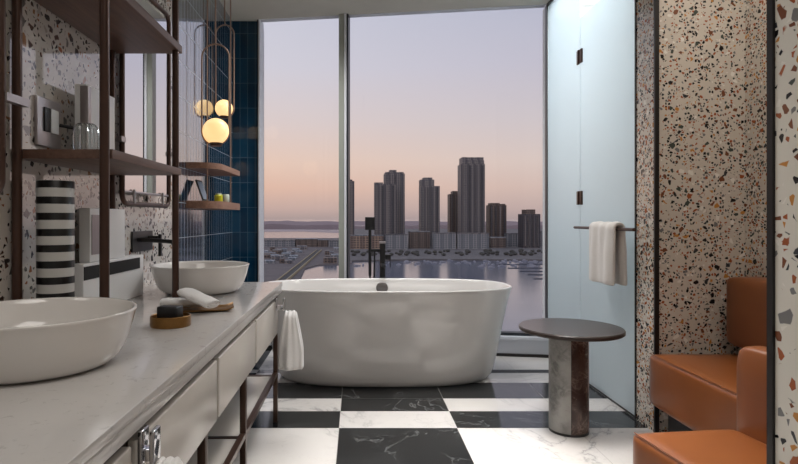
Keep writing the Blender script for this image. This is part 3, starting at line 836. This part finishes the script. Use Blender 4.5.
tower('tower_block', 'slim grey high-rise with stepped shoulders between the two tallest', 418.8, 439.8, 186, TZ, 'f1', 34, [(.0, .72, 6.5, 'f1'), (.16, .62, 8.6, 'f1')], 4)
tower('tower_block', 'narrow brown high-rise tight on the left of the tallest', 447.5, 458.5, 194, TZ+60, 'f3', 30, [(.35, .9, 3, 'f3')], 2)
tower('tower_block', 'tallest high-rise with an open crown', 457.6, 485, 164, TZ, 'f1', 40, [(.06, .2, 7, 'f1'), (.1, .98, 3.8, 'f1'), (.22, .96, 7.0, 'f1')], 4)
tower('tower_block', 'broad brown tower right of the tallest', 486, 506.5, 205, TZ+30, 'f3', 30, [(.1, .62, 2, 'f3'), (.75, .95, 1.2, 'f3')], 4)
tower('tower_block', 'dark square tower by the right window edge', 518, 540.3, 214, TZ-60, 'f2', 36, [(.2, .72, 4.6, 'f3')], 4)
lows = [(433,456,233.5,1085,'f4','pale low podium under the slim high-rise'), (457.5,489,233.8,1085,'f4','pale low podium in front of the tallest tower'),
 (385.5,407.5,235,1085,'f4','pale low block in front of the leftmost full tower'), (350,383.5,236,1085,'f5','sand-coloured long block right of the mullion'),
 (409.5,429.8,232,1105,'f3','brown low block left of the slim high-rise podium'), (491,506,238,1130,'f3','brown low block under the broad brown tower'),
 (507,517.5,234,1165,'f4','small pale block left of the dark square tower'), (541,560,232,1180,'f4','pale block cut by the right window frame'),
 (296,317,239.5,1180,'f3','brown warehouse in the middle of the left pane'), (317.6,328,240.3,1180,'f3','brown warehouse beside the pale shed'),
 (328.6,338.5,241.0,1180,'f4','pale shed next to the window mullion'), (262,295,240.2,1180,'f4','long pale shed by the left window edge'),
 (240,261.2,242,1180,'f3','brown shed hidden at the left window edge')]
for x0, x1, yt, z, mt, lab in lows:
    k = z/F; t = thing('low_building', lab, 'building', ((x0+x1)/2*k-CX*k, z+15, WZ+2))
    zt = EYE-(yt-CY)*k
    bk_ = obj('block', box((x0-CX)*k, (x1-CX)*k, z, z+24, WZ+1.5, zt), M[mt], t)
    obj('roof', box((x0-CX)*k-.6, (x1-CX)*k+.6, z-.6, z+24.6, zt+.05, zt+1.6), M['f4' if mt != 'f4' else 'f1'], bk_)
# road on the quay
a, b = Vector(G(268, 292, 3)), Vector(G(319, 250, 3)); dr = (b-a).normalized(); nn = Vector((-dr.y, dr.x))
rd = thing('causeway', 'straight causeway with pale parapets running over the quay', 'road', (a.x, a.y, WZ+1.5))
def strip(o0, o1, z0, z1): return pr([tuple(a+nn*o0), tuple(b+nn*o0), tuple(b+nn*o1), tuple(a+nn*o1)], z0, z1)
obj('deck', strip(-3.6, 3.6, WZ+1.6, WZ+3), M['road'], rd)
obj('parapet', strip(3.65, 4.8, WZ+1.6, WZ+4), M['yel'], rd); obj('parapet', strip(-4.8, -3.65, WZ+1.6, WZ+4), M['yel'], rd)
# sheds and clutter on the quay
rnd = random.Random(4)
used = []
def free(x, y, r):
    if any((x-a)**2+(y-b)**2 < (r+c)**2 for a, b, c in used): return False
    used.append((x, y, r)); return True
for i in range(60):
    px, py = rnd.uniform(262, 338), rnd.uniform(249.5, 264)
    if abs((px-268)-(292-py)*51/42) < 13: continue
    x, y = G(px, py, 1.5); w = rnd.uniform(6, 22); h_ = rnd.uniform(2.5, 7); dd = rnd.uniform(8, 20)
    if not free(x, y+dd/2, max(w, dd)*.72): continue
    q = bmesh.new(); bx(q, x-w/2, x+w/2, y, y+dd, WZ+1.5, WZ+1.5+h_)
    vs = [q.verts.new(p) for p in ((x-w/2, y, WZ+1.5+h_), (x+w/2, y, WZ+1.5+h_), (x+w/2, y+dd, WZ+1.5+h_), (x-w/2, y+dd, WZ+1.5+h_), (x-w/2, y+dd/2, WZ+3+h_), (x+w/2, y+dd/2, WZ+3+h_))]
    for f_ in ((0,1,5,4), (2,3,4,5), (0,4,3), (1,2,5)): q.faces.new([vs[n_] for n_ in f_])
    tag(obj('quay_shed', q, M[rnd.choice(['f4', 'f3', 'f1'])]), 'small low shed on the quay seen through the left pane', 'building', 'small sheds on the quay')
# shoreline trees
for i in range(110):
    px = rnd.uniform(350, 545); py = rnd.uniform(251.5, 256); x, y = G(px, py, 2); r_ = rnd.uniform(2, 3.6)
    if not free(x, y, r_*1.5): continue
    q = bmesh.new(); bmesh.ops.create_icosphere(q, subdivisions=2, radius=r_)
    for v_ in q.verts: v_.co *= 1+.25*noise.noise(v_.co*.6+Vector((i, 0, 0)))
    bmesh.ops.scale(q, vec=(1.3, 1, .8), verts=q.verts); bmesh.ops.translate(q, vec=(x, y, WZ+2+r_*.75), verts=q.verts)
    tag(obj('shore_tree', q, M['trees'], sharp=180), 'small dark round tree along the far shore promenade', 'tree', 'trees along the far shore')
# boats
def boat():
    t = thing('moored_boat', 'small white motor boat moored in the marina', 'boat', (0,0,WZ), 'white boats in the marina')
    q = bmesh.new(); L, B, D = 9, 2.8, 1.2; pr_ = []
    st = [(-.5, .8), (-.2, 1), (.15, .95), (.35, .6), (.5, .05)]
    up = [q.verts.new((s_*L, s*w*B/2, D)) for s in (1, -1) for s_, w in (st if s == 1 else st[::-1])]
    dn = [q.verts.new((s_*L*.92, s*w*B/2*.7, 0)) for s in (1, -1) for s_, w in (st if s == 1 else st[::-1])]
    q.faces.new(up); q.faces.new(dn[::-1])
    for i in range(10): q.faces.new((dn[i], dn[(i+1) % 10], up[(i+1) % 10], up[i]))
    bmesh.ops.translate(q, vec=(0, 0, WZ), verts=q.verts); obj('hull', q, M['boat'], t)
    obj('cabin', box(-2.8, 1.0, -.9, .9, WZ+1.22, WZ+2.2, .2, 2), M['boat'], t); return t
b0 = boat(); first = True
for i in range(170):
    px = rnd.choice([rnd.uniform(352, 545), rnd.uniform(470, 545), rnd.uniform(500, 545)]); py = rnd.uniform(260.6, 266) if px < 470 else rnd.uniform(260.6, 268)
    x, y = G(px, py)
    if not free(x, y, 6) or any(abs(y-G(545, q_)[1]) < 8 for q_ in (264.5, 268.3, 271.6)) and px > 498: continue
    o = b0 if first else copy_tree(b0); first = False
    o.location = (x, y, WZ); o.rotation_euler.z = rnd.choice([0, .2, 1.4, 1.6, 3.1, .8])
for n_, (x0, x1, y) in enumerate([(499,560,264.5), (508,560,268.3), (520,562,271.6), (528,564,275), (534,566,279)]):
    A = G(x0, y); B_ = G(x1, y)
    lab = ['farthest', 'second farthest', 'middle', 'second nearest', 'nearest'][n_]
    q = box(A[0], B_[0], A[1]-1.6, A[1]+1.6, WZ-.2, WZ+.8)
    tag(obj('pontoon', q, M['dock']), f'{lab} of the five marina pontoons at the right window edge', 'pontoon')

# ------------------------------------------------------------------ light
w = bpy.data.worlds.new('World'); bpy.context.scene.world = w; w.use_nodes = True
nt = w.node_tree; bg = nt.nodes['Background']
tc = nt.nodes.new('ShaderNodeTexCoord'); sx = nt.nodes.new('ShaderNodeSeparateXYZ'); nt.links.new(tc.outputs['Generated'], sx.inputs[0])
def ramp(stops):
    r = nt.nodes.new('ShaderNodeValToRGB'); e = r.color_ramp
    while len(e.elements) < len(stops): e.elements.new(.5)
    for el, (p, c) in zip(e.elements, stops): el.position = p; el.color = lin(c)
    return r
# elevation z = sin(el): y=19 -> .33, y=100 -> .21, y=150 -> .12, y=200 -> .034
mp = nt.nodes.new('ShaderNodeMath'); mp.operation = 'MULTIPLY_ADD'; mp.inputs[1].default_value = 1.0; mp.inputs[2].default_value = .1
nt.links.new(sx.outputs[2], mp.inputs[0])
rl = ramp([(0, (140,130,132)), (.098, (166,148,146)), (.118, (194,166,158)), (.155, (220,182,164)), (.20, (226,196,180)), (.27, (216,200,198)), (.36, (206,202,212)), (.46, (198,198,212)), (1, (176,184,206))])
rr2 = ramp([(0, (140,130,132)), (.098, (166,150,150)), (.118, (188,166,162)), (.155, (206,182,174)), (.20, (212,194,188)), (.27, (202,192,196)), (.36, (190,186,200)), (.46, (178,180,198)), (1, (164,174,198))])
for r_ in (rl, rr2): nt.links.new(mp.outputs[0], r_.inputs[0])
az = nt.nodes.new('ShaderNodeMapRange'); az.inputs['From Min'].default_value = -.17; az.inputs['From Max'].default_value = .32
nt.links.new(sx.outputs[0], az.inputs['Value'])
mx = nt.nodes.new('ShaderNodeMix'); mx.data_type = 'RGBA'
nt.links.new(az.outputs[0], mx.inputs[0]); nt.links.new(rl.outputs[0], mx.inputs[6]); nt.links.new(rr2.outputs[0], mx.inputs[7])
nt.links.new(mx.outputs[2], bg.inputs[0]); bg.inputs[1].default_value = 1.1
def area(name, loc, rot, sx_, sy_, pw, col=(1,1,1), spread=180):
    l = bpy.data.lights.new(name, 'AREA'); l.shape = 'RECTANGLE'; l.size = sx_; l.size_y = sy_; l.energy = pw; l.color = col
    o = bpy.data.objects.new(name, l); C.objects.link(o); o.location = loc; o.rotation_euler = rot; l.spread = R(spread); return o
area('ceiling_fill', (.25, 3.75, 2.70), (0,0,0), 1.5, .6, 23, (1,.98,.96), 125)  # added fill above the tub
area('ceiling_fill', (.55, 2.05, 2.70), (0,0,0), .6, 1.3, 15, (1,.97,.94), 52)  # added fill for the middle floor, narrowed to miss the worktop
area('alcove_fill', (1.62, 2.1, 2.70), (0,0,0), .3, .8, 7, (1,.93,.86), 130)  # added fill to lift the dark alcove and its bench
area('ceiling_fill', (.0, .2, 2.70), (0,0,0), 1.0, 1.0, 12, (1,.95,.90), 140)  # added overhead fill at the camera end of the room
area('shower_fill', (2.0, 3.6, 2.70), (0,0,0), .95, 1.25, 40, (.93,.975,1))  # added unseen fill behind the frosted glass to make it glow

# ------------------------------------------------------------------ camera
cam = bpy.data.cameras.new('Camera'); co = bpy.data.objects.new('Camera', cam); C.objects.link(co)
cam.sensor_width = 36; cam.lens = F/798*36; cam.shift_x = (399-CX)/798; cam.shift_y = (CY-232)/798
co.location = (0, 0, EYE); co.rotation_euler = (R(90), 0, 0); cam.clip_start = .05; cam.clip_end = 100000
sc = bpy.context.scene; sc.camera = co
sc.view_settings.view_transform = 'Standard'; sc.view_settings.look = 'None'; sc.view_settings.gamma = 1
sc.view_settings.use_curve_mapping = False; sc.view_settings.exposure = 0
